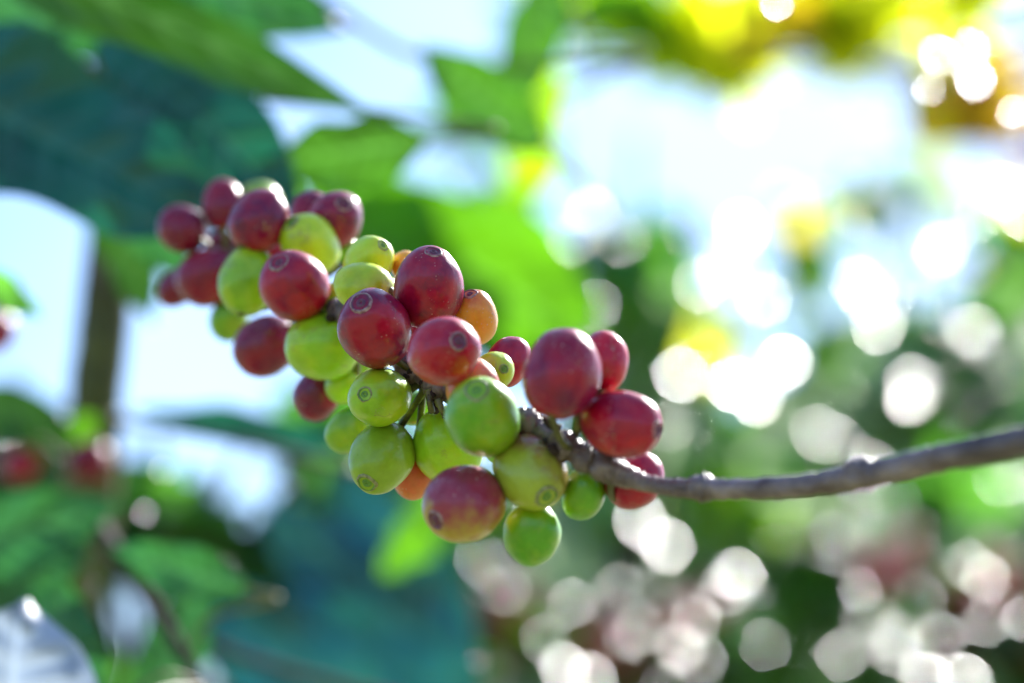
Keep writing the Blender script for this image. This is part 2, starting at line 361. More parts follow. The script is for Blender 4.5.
BRD = [bd(x)+0.004 for x, y in BRPX]
BRW = [P(x, y, d) for (x, y), d in zip(BRPX, BRD)]
def near_branch(p):
    best = None
    for a, b in zip(BRW[7:-1], BRW[8:]):
        ab = b-a; t = max(0, min(1, (p-a).dot(ab)/ab.length_squared)); q = a+ab*t
        if best is None or (q-p).length < (best-p).length: best = q
    return best
cherries = []
def make_cherry(c, D, idx, group):
    skin, cx, cy, ra, rb, spec, layer, label = c; ra *= 1.045; rb *= 1.045
    pos = P(cx, cy, D); ax = image_axis(spec, ra)
    k = abs(ax.dot(FWD)); s = math.sqrt(max(0.05, 1-k*k)); b = rb*mpp(D)
    a2 = ((ra*mpp(D))**2-(b*k)**2)/(s*s); a = math.sqrt(max(a2, (b*1.0)**2)); a = min(a, b*1.28)
    vs, fs = cherry_mesh(a, b, idx+1)
    ca, cb, thr = SK[skin]
    jit = 1+0.12*math.sin(idx*7.3)
    ca = tuple(x*jit for x in ca)
    d = random.choice([(0, 0, -1), (0.6, 0.2, 0.7), (0.3, -1, 0.2), (-0.7, 0.4, -0.5)])
    if skin in ('mixed', 'brown', 'pink', 'mixedg', 'orange', 'blushg'): bias = 1
    else: bias = 0
    if skin == 'brown': d = (0.1, 0.3, -1)
    m = cherry_mat('cherry_skin_'+skin, ca, cb, thr, 0.14 if bias else 0.13, d, bias, seed=idx+1)
    o = link('coffee_cherry', vs, fs, m)
    q = ax.to_track_quat('Z', 'Y')
    o.rotation_mode = 'QUATERNION'; o.rotation_quaternion = q @ Matrix.Rotation(idx*1.7, 4, 'Z').to_quaternion(); o.location = pos
    tag(o, label, 'coffee cherry', group)
    isg = ca[1] > ca[0]*0.9
    rad = 0.00178*b/0.0075*(1.08 if isinstance(spec, tuple) else .9)*(1+0.14*math.sin(idx*3.1))
    sv, sf, mi = scar_mesh(rad, idx)
    so_ = link('calyx_scar', sv, sf, [SC_GRN, SC_IN_G] if isg else [SC_RED, SC_IN_R], o, midx=mi)
    so_.location = (0, 0, a-0.00030*b/0.0075)
    return o, a, b, ax, pos
for i, c in enumerate(CH):
    o, a, b, ax, pos = make_cherry(c, STATE[i][4], i, 'coffee cherries packed along the fruiting twig')
    # short stalk from the base of the fruit to the twig
    base = pos-ax*a*0.93; tgt = near_branch(pos)
    if (tgt-base).length > 0.022: tgt = base+(tgt-base).normalized()*0.016
    mid = (base+tgt)/2 - ax*0.0012
    vs, fs = tube([pos-ax*a*0.86, base, mid, tgt], [0.0010, 0.0009, 0.0008, 0.0010], 8, 0.1, i, 4)
    st = link('stalk', vs, fs, STALK)
    bpy.context.view_layer.update()
    st.parent = o; st.matrix_parent_inverse = (Matrix.Translation(o.location) @ o.rotation_quaternion.to_matrix().to_4x4()).inverted()
    cherries.append(o)

# ------------------------------------------------------------ leaves
def big_leaf(base, tip, width, nrm, curl=0.1, fold=0.18, wave=0.09, nu=90, nv=32, seed=0, shape=0.9):
    """elliptic pointed coffee leaf with midrib, sunken side veins and wavy margin"""
    base = Vector(base); tip = Vector(tip); ax = tip-base; L = ax.length; ax.normalize()
    nrm = (Vector(nrm)-ax*ax.dot(nrm)).normalized(); side = ax.cross(nrm)
    vs = []; fs = []; VN = []
    for i in range(nu+1):
        t = i/nu
        wprof = (math.sin(math.pi*min(1, t**shape)))**0.75*(1-0.25*t)+0.0
        if t > 0.86: wprof *= 1-((t-0.86)/0.14)**1.4*0.75
        for j in range(nv+1):
            s = j/nv*2-1
            hw = width*0.5*wprof
            vein = math.cos((t*9.0-abs(s)*1.1)*2*math.pi)
            h = -curl*L*(t-0.3)**2*1.6+fold*hw*abs(s)+0.02*width*vein*(1-abs(s))*abs(s)*4
            hw *= 1+.05*math.sin(t*15+seed*2+s)*abs(s)
            h += wave*width*abs(s)**2*math.sin(t*17+seed+s*1.5)+0.09*width*noise.noise(Vector((t*3, s*1.5, seed)))
            h -= 0.02*width*math.exp(-(s/0.06)**2)
            p = base+ax*(L*t)+side*(hw*s)+nrm*h
            vs.append(tuple(p)); VN.append(max(math.exp(-(s/0.05)**2), .75*max(0, -vein)**6*(1-abs(s))))
    W = nv+1
    for i in range(nu):
        for j in range(nv): fs.append((i*W+j, i*W+j+1, (i+1)*W+j+1, (i+1)*W+j))
    return vs, fs, VN
def leaf_part(parent, mat, b, t, wpx, nrm=(0, 0.2, 1), label=None, **kw):
    B = P(*b); T = P(*t); wd = wpx*mpp((b[2]+t[2])/2)
    n = V(*nrm)
    vs, fs, VN = big_leaf(B, T, wd, n, **kw)
    o = link('leaf', vs, fs, M[mat])
    at = o.data.attributes.new('vein', 'FLOAT', 'POINT'); at.data.foreach_set('value', VN)
    o.parent = parent; o.matrix_parent_inverse = Matrix.Translation(parent.location).inverted()
    if label: o['label'] = label
    d = (T-B).normalized(); q = None
    for seg in STEMS:
        for a_, b_ in zip(seg[:-1], seg[1:]):
            ab = b_-a_; tt = max(0, min(1, (B-a_).dot(ab)/ab.length_squared)); c_ = a_+ab*tt
            if q is None or (c_-B).length < (q-B).length: q = c_
    k_ = min((q-B).length*.3, .02)
    vs, fs = tube([q, q+(B-q)*.4+Vector((0, 0, k_*.5)), B-d*k_, B, B+d*(T-B).length*0.05], [0.0011, 0.0010, 0.0010, 0.0010, 0.0007], 7)
    pt = link('petiole', vs, fs, STALK); pt.parent = o
    pt.matrix_parent_inverse = Matrix.Translation(parent.location).inverted() @ Matrix.Identity(4)
    pt.matrix_parent_inverse = Matrix.Identity(4)
    return o
def child(o, parent):
    o.parent = parent; o.matrix_parent_inverse = Matrix.Translation(parent.location).inverted(); return o

# fruiting branch
gb = P(1650, 300, bd(1650)); gx, gy = gb.x+0.02, gb.y
fb = empty('coffee_branch', (gx, gy, 0)); tag(fb, 'bare brown fruiting twig of the coffee bush, running in from the right edge', 'branch')
vs, fs = tube(BRW, [r*mpp(d)*.97 for r, d in zip(BRR, BRD)], 28, 0.20, 3, 26)
child(link('twig', vs, fs, BARK), fb)
for (x, y, r) in ((702, 488, 14), (862, 474, 18), (608, 467, 17), (1060, 430, 20), (588, 458, 16)):
    d = bd(x)+0.004; c = P(x, y, d); c0 = P(x-10, y+1, d+.001); c1 = P(x+10, y-1, d-.001)
    vs, fs = tube([c0, P(x-5, y, d), c, P(x+5, y, d), c1], [r*.72*mpp(d), r*.92*mpp(d), r*mpp(d), r*.93*mpp(d), r*.7*mpp(d)], 24, 0.3, x)
    child(link('node', vs, fs, BARK), fb)
vs, fs = tube([(gx, gy, 0), (gx+.02, gy, 0.6), (gx-.01, gy, 1.2), (gx, gy, gb.z), (gx+.01, gy+.02, 2.0)], [.022, .019, .016, .014, .006], 12, .1, 5)
child(link('trunk', vs, fs, BARK), fb)
for (x, y, r) in ((566, 446, 15), (528, 424, 15), (486, 402, 15), (440, 386, 16), (412, 368, 17), (385, 348, 15), (345, 315, 14), (300, 285, 13), (262, 262, 12)):
    d = bd(x)+0.003
    vs, fs = tube([P(x-15, y-9, d+.002), P(x-7, y-5, d+.001), P(x, y, d), P(x+8, y+4, d), P(x+15, y+9, d-.002)], [r*.5*mpp(d), r*.85*mpp(d), r*mpp(d), r*.8*mpp(d), r*.5*mpp(d)], 24, 0.35, x)
    child(link('node', vs, fs, BARK), fb)
    bv, bf = [], []
    for q in range(12):
        u = V(*rng.normal(size=3)).normalized(); c = P(x, y, d)+V(rng.normal()*.0016, rng.normal()*.0016, 0)
        v, f = tube([c, c+u*.0028, c+u*.0042+V(0, .0006, 0)], [.0011, .0010, .0002], 6, .3, q+x, 3); k0 = len(bv)
        bv += v; bf += [tuple(i_+k0 for i_ in ff) for ff in f]
    child(link('bract_cluster', bv, bf, BARKD), fb)
# dried flower bits and a tiny leaf at the nodes
for (x, y, dx, dy) in ((577, 430, 3, -30), (540, 442, 12, 14), (432, 412, -4, -22), (438, 400, 8, 16)):
    d = bd(x)-0.001; vs, fs = tube([P(x, y, d), P(x+dx*.5, y+dy*.5+2, d-.001), P(x+dx, y+dy, d)], [4*mpp(d), 3.2*mpp(d), 4.2*mpp(d)], 8, .3, x)
    child(link('fruit_stub', vs, fs, STALK), fb)

# the left tree with the big leaves
tr = P(104, 330, 1.08)
lt = empty('coffee_tree', (tr.x-0.03, tr.y, 0)); tag(lt, 'near coffee tree with large dark leaves and olive stem, filling the left edge', 'coffee tree')
vs, fs = tube([(tr.x-.03, tr.y, 0), (tr.x-.035, tr.y, .7), P(60, 760, 1.1), P(88, 520, 1.09), P(96, 400, 1.08), P(106, 300, 1.08), P(112, 200, 1.08), P(100, 60, 1.09), P(95, -200, 1.1)],
    [.016, .014, 30*mpp(1.1), 29*mpp(1.09), 28*mpp(1.08), 27*mpp(1.08), 25*mpp(1.08), 13*mpp(1.08), 3*mpp(1.08)], 14, .1, 9)
child(link('trunk', vs, fs, BARKG), lt)
STEMS = [[P(60, 760, 1.1), P(88, 520, 1.09), P(96, 400, 1.08), P(106, 300, 1.08), P(112, 200, 1.08), P(100, 60, 1.09), P(95, -200, 1.1)]]
for pts, rd in (([P(106, 300, 1.08), P(60, 120, .92), P(-90, 20, .9)], 5), ([P(100, 60, 1.09), P(60, 0, .9), P(-60, -40, .87)], 5),
                ([P(88, 500, 1.09), P(110, 540, .90), P(150, 600, .88), P(205, 690, .86)], 6), ([P(88, 520, 1.09), P(200, 640, 1.0), P(480, 720, 1.02)], 5),
                ([P(100, 420, 1.08), P(230, 440, 1.02), P(350, 470, 1.06)], 4), ([P(104, 60, 1.09), P(250, -30, 1.0), P(430, 60, 1.05), P(640, 60, 1.10)], 4)):
    STEMS.append(pts)
    vs, fs = tube(pts, [rd*mpp(1.08)]*len(pts), 10, .15, rd)
    child(link('branch', vs, fs, BARKD), lt)
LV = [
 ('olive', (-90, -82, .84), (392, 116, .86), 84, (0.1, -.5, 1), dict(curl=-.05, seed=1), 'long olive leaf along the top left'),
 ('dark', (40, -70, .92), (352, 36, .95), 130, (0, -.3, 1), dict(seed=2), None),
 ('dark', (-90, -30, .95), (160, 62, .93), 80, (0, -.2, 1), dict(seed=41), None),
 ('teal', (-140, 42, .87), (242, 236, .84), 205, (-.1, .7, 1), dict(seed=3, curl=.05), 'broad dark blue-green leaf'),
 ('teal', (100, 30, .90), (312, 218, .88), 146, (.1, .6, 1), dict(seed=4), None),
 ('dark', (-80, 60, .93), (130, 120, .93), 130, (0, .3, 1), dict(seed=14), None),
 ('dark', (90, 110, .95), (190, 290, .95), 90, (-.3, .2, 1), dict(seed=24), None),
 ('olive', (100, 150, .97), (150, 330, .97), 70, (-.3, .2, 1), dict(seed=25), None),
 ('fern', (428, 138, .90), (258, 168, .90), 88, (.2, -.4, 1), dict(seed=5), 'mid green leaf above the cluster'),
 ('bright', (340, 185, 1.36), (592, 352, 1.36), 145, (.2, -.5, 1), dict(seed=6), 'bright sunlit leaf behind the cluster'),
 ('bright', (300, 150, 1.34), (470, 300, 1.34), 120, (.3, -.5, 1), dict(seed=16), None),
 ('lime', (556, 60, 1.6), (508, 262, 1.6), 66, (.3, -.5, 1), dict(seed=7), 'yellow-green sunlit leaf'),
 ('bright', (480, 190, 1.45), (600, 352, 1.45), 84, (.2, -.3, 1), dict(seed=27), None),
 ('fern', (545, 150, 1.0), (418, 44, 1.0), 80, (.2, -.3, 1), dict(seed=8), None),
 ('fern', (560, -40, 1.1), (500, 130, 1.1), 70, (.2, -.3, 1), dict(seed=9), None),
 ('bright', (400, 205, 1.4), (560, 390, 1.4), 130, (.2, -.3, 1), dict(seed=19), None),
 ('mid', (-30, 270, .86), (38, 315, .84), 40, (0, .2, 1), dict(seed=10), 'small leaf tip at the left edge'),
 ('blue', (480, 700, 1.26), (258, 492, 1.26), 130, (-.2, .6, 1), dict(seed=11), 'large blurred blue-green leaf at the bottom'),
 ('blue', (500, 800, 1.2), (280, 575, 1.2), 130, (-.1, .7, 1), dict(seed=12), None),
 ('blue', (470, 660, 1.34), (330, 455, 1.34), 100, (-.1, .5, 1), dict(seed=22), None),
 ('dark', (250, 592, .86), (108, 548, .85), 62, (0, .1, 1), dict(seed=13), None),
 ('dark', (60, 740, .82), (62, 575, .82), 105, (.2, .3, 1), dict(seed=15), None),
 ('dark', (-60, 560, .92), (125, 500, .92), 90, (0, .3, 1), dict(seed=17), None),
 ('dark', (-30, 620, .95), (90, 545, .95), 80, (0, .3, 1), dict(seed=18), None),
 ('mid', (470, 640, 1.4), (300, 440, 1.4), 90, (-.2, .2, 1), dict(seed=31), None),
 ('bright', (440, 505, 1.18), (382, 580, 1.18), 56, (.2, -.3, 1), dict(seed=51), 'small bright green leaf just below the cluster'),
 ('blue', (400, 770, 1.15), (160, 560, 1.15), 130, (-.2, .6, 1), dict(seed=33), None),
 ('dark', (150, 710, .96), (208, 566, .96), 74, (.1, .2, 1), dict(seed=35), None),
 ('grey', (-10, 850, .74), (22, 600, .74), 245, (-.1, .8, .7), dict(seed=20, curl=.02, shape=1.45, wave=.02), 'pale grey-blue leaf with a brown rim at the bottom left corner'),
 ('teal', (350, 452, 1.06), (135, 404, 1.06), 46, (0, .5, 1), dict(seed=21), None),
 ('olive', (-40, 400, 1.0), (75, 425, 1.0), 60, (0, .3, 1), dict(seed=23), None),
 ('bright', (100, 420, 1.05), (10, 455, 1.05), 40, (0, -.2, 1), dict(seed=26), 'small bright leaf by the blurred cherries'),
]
for mat, b, t, wpx, nrm, kw, lab in LV:
    leaf_part(lt, mat, b, t, wpx, nrm, lab, **kw)

# ------------------------------------------------------------ background foliage
HOLES = [(575, 78, 34, 50), (650, 160, 150, 52), (738, 250, 30, 36), (928, 270, 38, 36), (800, 125, 60, 62), (865, 120, 40, 30), (375, 70, 55, 75), (475, 30, 45, 45), (415, 170, 30, 34), (190, 360, 110, 62), (45, 290, 60, 110), (250, 485, 26, 36), (168, 442, 38, 24), (125, 630, 24, 42), (235, 657, 66, 24)]
def in_hole(p, grow=0):
    v = p-CAM; D = v.dot(FWD)
    if D < 0.2: return False
    x = 512+v.dot(RIGHT)/D*FPX; y = 341.5-v.dot(UP)/D*FPX
    for cx, cy, rx, ry in HOLES:
        if ((x-cx)/(rx+grow))**2+((y-cy)/(ry+grow))**2 < 1: return True
    return False
# leaves tilted so that the low sun glints off them: (px, py, strength, distance, material)
GL = [(545, 175, 1.0, 2.3, 'glossy'), (546, 227, 1.3, 2.3, 'glossy'), (592, 212, .6, 2.5, 'glossy'), (572, 240, .5, 2.5, 'glossy'), (595, 305, .45, 2.4, 'glossy'), (622, 240, .4, 2.6, 'glossy'),
 (742, 228, 1.7, 2.7, 'glossy'), (722, 268, .7, 2.9, 'glossy'), (764, 300, .6, 2.9, 'glossy'), (700, 285, .6, 2.8, 'glossy'), (680, 375, 1.5, 2.6, 'glossy'), (733, 385, 1.4, 2.7, 'glossy'), (756, 398, 1.2, 2.6, 'glossy'), (784, 362, 1.3, 2.7, 'glossy'), (650, 420, 1.0, 2.8, 'glossy'), (668, 440, .7, 2.8, 'glossy'),
 (857, 283, .6, 2.6, 'glossy'), (868, 300, .6, 2.7, 'glossy'), (878, 328, .9, 2.5, 'glossy'), (975, 332, .55, 2.9, 'glossy'), (968, 330, .4, 2.7, 'glossy'), (912, 380, .8, 2.5, 'glossy'), (910, 397, .9, 2.5, 'glossy'), (1003, 190, 1.2, 2.3, 'glossy'), (1025, 215, 1.2, 2.3, 'glossy'), (980, 215, .4, 2.6, 'glossy'),
 (818, 432, .6, 2.8, 'glossy'), (835, 440, .5, 2.8, 'glossy'), (790, 415, .5, 3, 'glossy'), (940, 250, .5, 3, 'glossy'),
 (640, 520, 1.1, 2.7, 'glossy'), (668, 545, 1.4, 2.8, 'glossy'), (690, 560, 1.4, 2.9, 'glossy'), (655, 590, .9, 2.6, 'glossy'), (630, 600, .9, 2.6, 'glossy'), (738, 575, 1.3, 2.4, 'glossy'), (725, 590, .7, 2.6, 'glossy'), (700, 520, .6, 2.9, 'glossy'), (780, 560, .5, 2.8, 'glossy'), (800, 590, .45, 2.9, 'glossy'), (840, 550, .45, 2.6, 'glossy'),
 (680, 648, 1.0, 2.1, 'glossyred'), (695, 620, .8, 2.2, 'glossyred'), (640, 630, .5, 2.3, 'glossyred'), (800, 646, .9, 2.2, 'glossy'), (842, 655, .7, 2.3, 'glossy'), (700, 660, .6, 2.4, 'glossy'),
 (866, 618, 1.4, 2.6, 'glossy'), (893, 648, 1.7, 2.7, 'glossy'), (925, 678, 1.2, 2.4, 'glossy'), (846, 596, .8, 2.8, 'glossy'), (940, 640, 1.0, 2.6, 'glossy'), (965, 680, 1.4, 2.3, 'glossy'), (920, 600, .7, 2.8, 'glossy'),
 (985, 578, 1.0, 2.0, 'glossyred'), (968, 565, .6, 2.1, 'glossyred'), (985, 622, .7, 2.0, 'glossyred'), (305, 471, .7, 1.9, 'glossy'), (430, 575, .7, 2.2, 'glossy'), (418, 595, .7, 2.1, 'glossy'), (445, 555, .5, 2.3, 'glossy'),
 (565, 668, 1.6, 2.2, 'glossy'), (590, 678, 1.2, 2.3, 'glossy'), (480, 560, .5, 2.4, 'glossy'), (505, 590, .5, 2.5, 'glossy'), (545, 600, .5, 2.6, 'glossy'), (545, 640, .5, 2.2, 'glossy'), (600, 560, .7, 2.8, 'glossy'), (575, 580, .6, 2.8, 'glossy'),
 (928, 89, .9, 1.15, 'glossy'), (938, 55, 1.6, 1.4, 'glossy'), (970, 48, 1.8, 1.4, 'glossy'), (975, 80, 1.4, 1.5, 'glossy'), (775, 2, 1.2, 1.2, 'glossy'), (1012, 112, .8, 1.15, 'glossy'), (130, 42, .55, 1.15, 'glossy'), (28, 498, .9, 1.15, 'glossy'), (145, 513, .5, 1.05, 'glossy'), (8, 432, .45, 1.3, 'glossy'), (178, 500, 1.0, 1.3, 'glossy'), (108, 566, .3, 1.1, 'glossy'), (470, 197, .5, 2.0, 'glossy'), (395, 178, .5, 2.0, 'glossy'),
 (560, 120, .5, 2.4, 'glossy'), (690, 450, .7, 3, 'glossy'), (860, 480, .4, 2.7, 'glossy'), (1000, 480, .45, 2.6, 'glossy'), (1010, 520, .4, 2.9, 'glossy'), (940, 520, .3, 3, 'glossy')]
GL = [(x, y, s_*(.75 if (y > 500 and x > 450) else .8), D_, m_) for x, y, s_, D_, m_ in GL]; NST = len(GL); _r = random.Random(41)
for _ in range(95):
    x, y = _r.uniform(545, 1040), _r.uniform(190, 690)
    if y < 480 and x < 660: continue
    if y < 330 and abs(x-650) < 110 and _r.random() < .6: continue
    if y > 500 and _r.random() < .25: continue
    GL.append((x, y, _r.choice([.05, .08, .12, .18, .3, .5]), _r.uniform(1.5, 2.5), 'glossyred' if y > 540 and _r.random() < .05 else 'glossy'))
for _ in range(22): GL.append((_r.uniform(10, 560), _r.uniform(430, 675), _r.choice([.06, .1, .16, .3]), _r.uniform(1.05, 1.6), 'glossy'))
GP = [(P(x, y, D), s, D, m) for x, y, s, D, m in GL]
GPa = np.array([list(g[0]) for g in GP[:NST]]); GPb = np.array([list(g[0]) for g in GP[NST:]]); SUNa = np.array(list(SUN))
def blocks_glint(p):
    d = np.array(list(p))-GPa; t = d@SUNa
    perp = np.linalg.norm(d-np.outer(t, SUNa), axis=1)
    if np.any((t > -0.01) & (perp < 0.035)): return True
    d = np.array(list(p))-GPb; t = d@SUNa
    if np.any((t > -0.01) & (np.linalg.norm(d-np.outer(t, SUNa), axis=1) < 0.022)): return True
    dc = np.array(list(p-CAM)); Dp = dc@np.array(list(FWD)); g = GPa-np.array(list(CAM)); gd = g@np.array(list(FWD))
    m_ = gd > Dp
    q = g[m_]*(Dp/gd[m_])[:, None]
    return bool(np.any(np.linalg.norm(q-dc, axis=1) < 0.015))
def small_leaf(p, ax, nrm, L, W, V_, F_, MI, mi, curl=0.25):
    nrm = (nrm-ax*ax.dot(nrm)).normalized(); side = ax.cross(nrm); k = len(V_)
    prof = (0.06, .62, .98, .92, .55, .02)
    for i, wv in enumerate(prof):
        t = i/(len(prof)-1)
        c = p+ax*(L*(t-.5))-nrm*(curl*L*(t-.5)**2)
        for s in (-1, 0, 1): V_.append(tuple(c+side*(W*.5*wv*s)+nrm*(abs(s)*W*.10*wv)))
    for i in range(len(prof)-1):
        for s in range(2): F_.append((k+i*3+s, k+i*3+s+1, k+i*3+s+4, k+i*3+s+3)); MI.append(mi)
MKEY = list(M.keys())
# trees: key -> label, root pixel x, distance, sprays (px, py, rx, ry, dD, n, leaf length, {mat: weight})
TREES = [
 ('coffee_tree', 'shade tree branch overhead with sunlit yellow-green young leaves, top right', 'coffee tree', 1330, 2.3, 'BARKG', [
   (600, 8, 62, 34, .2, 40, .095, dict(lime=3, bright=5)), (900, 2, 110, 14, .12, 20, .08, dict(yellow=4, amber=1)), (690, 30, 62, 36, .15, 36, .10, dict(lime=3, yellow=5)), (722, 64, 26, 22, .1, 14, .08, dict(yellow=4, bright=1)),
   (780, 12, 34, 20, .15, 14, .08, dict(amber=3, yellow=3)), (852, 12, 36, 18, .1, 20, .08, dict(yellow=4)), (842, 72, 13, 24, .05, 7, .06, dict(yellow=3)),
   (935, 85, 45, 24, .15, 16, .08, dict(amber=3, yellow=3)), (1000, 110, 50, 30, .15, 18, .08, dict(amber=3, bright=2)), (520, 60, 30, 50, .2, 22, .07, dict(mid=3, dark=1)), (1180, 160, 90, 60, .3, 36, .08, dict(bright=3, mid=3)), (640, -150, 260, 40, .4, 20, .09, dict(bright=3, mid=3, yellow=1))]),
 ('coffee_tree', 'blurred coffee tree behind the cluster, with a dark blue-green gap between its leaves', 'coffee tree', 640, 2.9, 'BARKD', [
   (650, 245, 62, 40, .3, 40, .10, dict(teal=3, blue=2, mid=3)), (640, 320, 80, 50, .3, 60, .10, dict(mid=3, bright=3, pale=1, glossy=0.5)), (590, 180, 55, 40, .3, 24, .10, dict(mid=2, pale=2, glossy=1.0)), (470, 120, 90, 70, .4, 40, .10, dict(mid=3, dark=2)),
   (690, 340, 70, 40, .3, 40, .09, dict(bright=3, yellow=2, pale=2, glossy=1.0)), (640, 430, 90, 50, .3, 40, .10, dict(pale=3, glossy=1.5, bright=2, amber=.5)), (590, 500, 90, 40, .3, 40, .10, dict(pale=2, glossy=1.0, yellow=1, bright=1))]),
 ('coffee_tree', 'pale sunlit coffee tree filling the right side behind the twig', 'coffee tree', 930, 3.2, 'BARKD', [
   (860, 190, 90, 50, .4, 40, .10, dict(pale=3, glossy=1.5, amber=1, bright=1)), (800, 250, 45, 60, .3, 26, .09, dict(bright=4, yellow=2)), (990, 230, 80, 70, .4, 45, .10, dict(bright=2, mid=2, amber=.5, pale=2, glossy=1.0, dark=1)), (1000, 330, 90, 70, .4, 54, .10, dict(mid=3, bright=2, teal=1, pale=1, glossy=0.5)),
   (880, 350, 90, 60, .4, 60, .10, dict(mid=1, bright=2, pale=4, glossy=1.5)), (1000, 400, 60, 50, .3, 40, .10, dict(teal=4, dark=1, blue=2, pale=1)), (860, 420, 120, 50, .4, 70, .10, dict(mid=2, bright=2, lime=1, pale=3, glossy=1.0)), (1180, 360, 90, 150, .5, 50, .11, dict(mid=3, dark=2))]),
 ('coffee_bush', 'low blurred coffee bush under the twig with reddish shoots', 'coffee bush', 720, 2.75, 'BARKD', [
   (800, 500, 120, 45, .3, 70, .09, dict(bright=4, lime=1, pale=2, glossy=1)), (620, 560, 120, 60, .4, 40, .09, dict(pale=3, glossy=1.5, mid=1)), (600, 640, 120, 60, .3, 80, .09, dict(red=3, mid=3, pale=2)), (740, 620, 110, 60, .3, 100, .09, dict(mid=4, red=2, bright=3, pale=1)),
   (480, 620, 80, 70, .3, 70, .09, dict(mid=4, bright=3, red=1)), (450, 520, 60, 60, .3, 40, .09, dict(mid=3, bright=2)), (640, 760, 300, 70, .4, 140, .10, dict(mid=3, dark=2))]),
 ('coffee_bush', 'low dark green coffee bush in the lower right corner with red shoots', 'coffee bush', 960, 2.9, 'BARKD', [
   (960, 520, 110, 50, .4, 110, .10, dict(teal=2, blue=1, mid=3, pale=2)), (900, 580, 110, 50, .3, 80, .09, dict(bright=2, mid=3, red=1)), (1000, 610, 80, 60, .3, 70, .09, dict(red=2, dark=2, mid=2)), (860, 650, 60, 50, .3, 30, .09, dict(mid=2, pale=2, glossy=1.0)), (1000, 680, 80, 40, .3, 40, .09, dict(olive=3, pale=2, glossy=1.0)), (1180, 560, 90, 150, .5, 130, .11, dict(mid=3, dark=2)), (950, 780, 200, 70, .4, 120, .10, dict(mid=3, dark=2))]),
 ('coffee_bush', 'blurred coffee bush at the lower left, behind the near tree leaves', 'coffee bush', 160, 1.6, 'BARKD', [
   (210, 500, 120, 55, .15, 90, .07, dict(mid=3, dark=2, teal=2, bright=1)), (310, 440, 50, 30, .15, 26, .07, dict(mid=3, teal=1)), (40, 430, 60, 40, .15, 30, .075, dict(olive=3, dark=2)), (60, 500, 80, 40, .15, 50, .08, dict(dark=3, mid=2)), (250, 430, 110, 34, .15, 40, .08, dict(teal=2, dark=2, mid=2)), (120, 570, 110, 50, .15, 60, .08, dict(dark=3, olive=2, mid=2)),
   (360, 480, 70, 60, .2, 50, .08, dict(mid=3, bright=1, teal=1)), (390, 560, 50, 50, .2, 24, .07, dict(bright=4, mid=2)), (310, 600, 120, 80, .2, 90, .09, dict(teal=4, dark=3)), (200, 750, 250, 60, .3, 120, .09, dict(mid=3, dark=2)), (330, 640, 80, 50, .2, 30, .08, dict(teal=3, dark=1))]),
 ('far_tree', 'hazy blurred tree far behind the cluster, showing low on the right', 'tree', 700, 8.0, 'BARKD', [
   (640, 520, 160, 90, .9, 260, .20, dict(mid=2, bright=2, pale=3, glossy=0.5)), (760, 460, 90, 50, .8, 100, .20, dict(mid=2, bright=2)), (600, 650, 260, 110, .9, 360, .20, dict(mid=3, pale=3, teal=1, bright=2))]),
 ('far_tree', 'tall blurred tree far off at the right edge', 'tree', 980, 9.0, 'BARKD', [
   (980, 380, 120, 110, .9, 300, .20, dict(mid=3, pale=3, bright=2)), (940, 520, 160, 110, .9, 360, .20, dict(mid=3, teal=2, pale=2, bright=2)), (1000, 650, 220, 110, .9, 360, .20, dict(mid=3, pale=3, teal=1, bright=2)), (1200, 400, 120, 200, .9, 300, .22, dict(mid=3, pale=3, bright=2))]),
 ('far_tree', 'blurred far tree low behind the large blue-green leaf at the bottom left', 'tree', 300, 8.5, 'BARKD', [
   (280, 590, 200, 110, .9, 360, .20, dict(mid=3, pale=3, teal=1, bright=2)), (60, 640, 180, 100, .9, 260, .20, dict(mid=3, pale=3, teal=1, bright=2))]),
]
BK = dict(BARKD=BARKD, BARKG=BARKG)
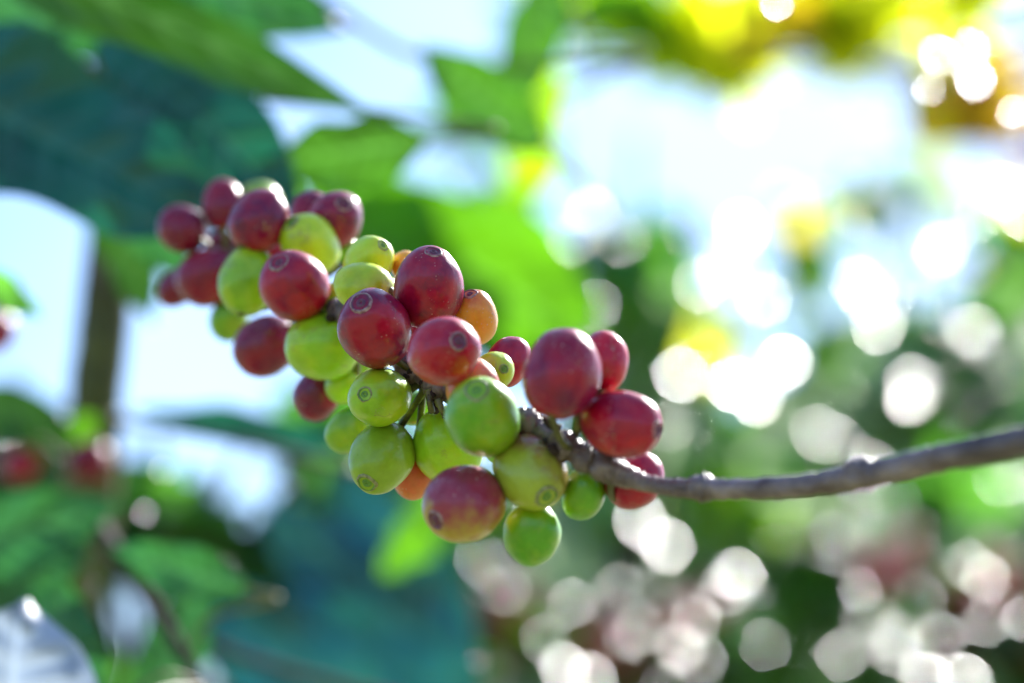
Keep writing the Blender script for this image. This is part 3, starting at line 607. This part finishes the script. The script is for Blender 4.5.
for ti, (nm, lab, cat, rx_, D0, bk, sprays) in enumerate(TREES):
    root = P(rx_, 341, D0); org = Vector((root.x, root.y, 0))
    t = empty(nm, org); tag(t, lab, cat)
    top = P(rx_, min(s[1] for s in sprays), D0)
    k = D0/2.5; tr_ = 0.018*min(k, 2.5)
    zs = top.z
    pts = [org+Vector((0, 0, -0.02)), org+Vector((.02*k, 0, zs*.35)), org+Vector((-.02*k, .01, zs*.7)), org+Vector((0, 0, zs))]
    vs, fs = tube(pts, [tr_*1.3, tr_, tr_*.7, tr_*.2], 12, .12, ti)
    # limbs to each spray
    child(link('trunk', vs, fs, BK[bk]), t)
    V_, F_, MI = [], [], []
    for (px, py, rx, ry, dD, n, LL, mw) in sprays:
        c = P(px, py, D0); zb = max(0.3, c.z-0.25*k-abs(c.x-org.x)*.5); st_ = org+Vector((0, 0, min(zb, zs*.95)))
        if ti == 0: st_ = P(1330, -150, D0); mid_ = P((1330+px)/2, min(-60, py-60) if py < 60 else py-30, D0)
        else: mid_ = (st_+c)/2+Vector((0, 0, .03*k))
        lv, lf = tube([st_, mid_, c], [tr_*.42, tr_*.3, tr_*.14], 7, .1, px)
        child(link('limb', lv, lf, BK[bk]), t)
        keys = list(mw); ws = np.array([mw[q] for q in keys], float); ws /= ws.sum()
        cnt = 0; tries = 0
        while cnt < n and tries < n*6:
            tries += 1
            u = rng.normal(size=3); u /= np.linalg.norm(u); u *= rng.random()**.4
            D = D0+u[2]*dD
            p = P(px+u[0]*rx, py+u[1]*ry, D)
            L = LL*rng.uniform(.6, 1.25)
            if in_hole(p, L*(.12 if ti == 0 else .33)/mpp(D)) or blocks_glint(p): continue
            cnt += 1
            ax = Vector((rng.normal(), rng.normal()*.7, rng.normal()*.5-.5)).normalized()
            nr = Vector((rng.normal()*.6, rng.normal()*.8, rng.normal()*.5+.8)).normalized()
            if rng.random() < (.8 if ti == 0 else .55): nr = (SUN+Vector(rng.normal(size=3))*.35).normalized()
            if abs(ax.dot(nr)) > .95: continue
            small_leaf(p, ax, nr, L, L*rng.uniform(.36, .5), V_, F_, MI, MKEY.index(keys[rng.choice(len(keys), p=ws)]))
    if nm != 'far_tree':
        for gi, (gp, s, D, gm) in enumerate(GP):      # the sun-catching leaves that belong to this crown
            best = min(range(len(TREES)-3), key=lambda q: min(math.hypot(GL[gi][0]-sp[0], GL[gi][1]-sp[1])*mpp(2.5)+abs(TREES[q][4]-D)*.06 for sp in TREES[q][6]))
            if best != ti: continue
            Hn = (SUN+(CAM-gp).normalized()).normalized()
            ax = Hn.cross(Vector((rng.normal(), rng.normal(), rng.normal()))).normalized()
            bl = abs(1-0.60/D)*0.0072*D/0.60      # radius of the blur disc in metres at that distance
            s = min(s, 1.05); A = math.pi*bl*bl*(0.35*s+0.15*s*s)/30.0/0.36
            L = math.sqrt(A/0.55)*1.25
            small_leaf(gp, ax, Hn, L, L*.7, V_, F_, MI, MKEY.index(gm), curl=0.05)
    cr = link('crown', V_, F_, list(M.values()), midx=MI); child(cr, t)

# ------------------------------------------------------------ loose blurred cherries
EX = [
 ('crimson', 88, 462, 24, 21, 200, 0, 1.02, 'blurred dark red cherry by the olive stem at the left'),
 ('red', 20, 465, 20, 17, 200, 0, 1.05, 'blurred rosy cherry near the left edge below the bright leaf'),
 ('red', -6, 330, 14, 22, 90, 0, .95, 'sliver of a red cherry cut by the left edge'),
 ('orange', 770, 36, 14, 18, 80, 0, 2.2, 'one of the blurred orange cherries left of the glowing sky, high up'),
 ('pink', 1006, 88, 22, 18, 120, 0, 2.2, 'one of the blurred orange-red cherries at the upper right edge'),
 ('red', 1018, 145, 17, 15, 60, 0, 2.2, 'one of the blurred red cherries right under the orange-red ones'),
 ('orange', 940, 92, 24, 18, 20, 0, 2.2, 'one of the blurred amber cherries in the upper right'),
 ('red', 690, 615, 22, 18, 60, 0, 2.3, 'one of the dusky red cherries in the bush below the twig'),
 ('crimson', 612, 640, 26, 22, 90, 0, 2.3, 'one of the maroon cherries low under the hanging green one'),
 ('crimson', 500, 600, 24, 22, 90, 0, 2.3, 'one of the maroon cherries in the bush below the mottled cherry'),
 ('red', 880, 560, 20, 20, 90, 0, 2.3, 'one of the blurred red cherries in the lower right bush'),
 ('red', 990, 585, 22, 20, 90, 0, 2.3, 'one of the pinkish red cherries near the lower right edge'),
]
_c = random.Random(5)
for i, e in enumerate(EX):
    skin, x, y, ra, rb, ang, lay, D, lab = e
    if D < 1.2:
        make_cherry((skin, x, y, ra, rb, ang, lay, lab), D, 60+i, 'blurred cherries on the near tree at the left'); continue
    real = 0.0078/mpp(D)                       # true fruit size at that distance, so a far bunch is several fruit
    o, a, b_, ax, pos = make_cherry((skin, x, y, real*1.05, real*.95, ang, lay, lab), D, 60+i, lab.replace('one of the ', ''))
    kids = list(o.children); done = [pos]
    for k in range(8 if y > 300 else 5):
        for _t in range(60):
            q = pos+V(_c.gauss(0, .013), _c.gauss(0, .011), _c.gauss(0, .010))
            if all((q-z).length > .0145 for z in done): break
        else: continue
        done.append(q); c2 = o.copy(); col.objects.link(c2); c2.location = q
        c2.rotation_quaternion = Matrix.Rotation(k*1.3, 4, 'X').to_quaternion() @ o.rotation_quaternion
        for kd in kids:
            k2 = kd.copy(); col.objects.link(k2); k2.parent = c2
    vs, fs = tube([pos+Vector((-.05, .02, .02)), pos+Vector((0, .004, 0)), pos+Vector((.05, .02, -.01))], [.002, .002, .0016], 8, .2, i)
    tw = link('coffee_twig', vs, fs, BARKD); tag(tw, 'short dark twig carrying the '+lab.replace('one of the ', ''), 'twig')

# ------------------------------------------------------------ ground
def ground_mat():
    m, n = new_mat('ground_grass_soil'); o = N(n, 'ShaderNodeOutputMaterial'); tcn = N(n, 'ShaderNodeTexCoord')
    nz = N(n, 'ShaderNodeTexNoise', Scale=1.5, Detail=6.0); n.links.new(tcn.outputs['Object'], nz.inputs['Vector'])
    n2 = N(n, 'ShaderNodeTexNoise', Scale=30.0, Detail=4.0); n.links.new(tcn.outputs['Object'], n2.inputs['Vector'])
    c = mixc(n, ramp(n, nz.outputs[0], .4, .6), (0.13, 0.17, 0.05), (0.30, 0.23, 0.15)); c = mixc(n, ramp(n, n2.outputs[0], .3, .7, 0, .5), c, (0.09, 0.13, 0.03))
    p = N(n, 'ShaderNodeBsdfPrincipled', Roughness=.9); n.links.new(c, p.inputs['Base Color']); n.links.new(p.outputs[0], o.inputs[0]); return m
vs = []; fs = []; G = 40
for i in range(G+1):
    for j in range(G+1):
        x = (i/G*2-1); y = (j/G*2-1); x = math.copysign(abs(x)**2.5, x)*600; y = math.copysign(abs(y)**2.5, y)*600
        r = math.hypot(x, y); z = 0.03*noise.noise(Vector((x*.6, y*.6, 0)))*min(1, r/3)+max(0, r-60)*.01*(1+noise.noise(Vector((x*.01, y*.01, 3))))
        vs.append((x, y, z-0.01))
for i in range(G):
    for j in range(G): fs.append((i*(G+1)+j, (i+1)*(G+1)+j, (i+1)*(G+1)+j+1, i*(G+1)+j+1))
tag(link('ground', vs, fs, ground_mat()), kind='structure')
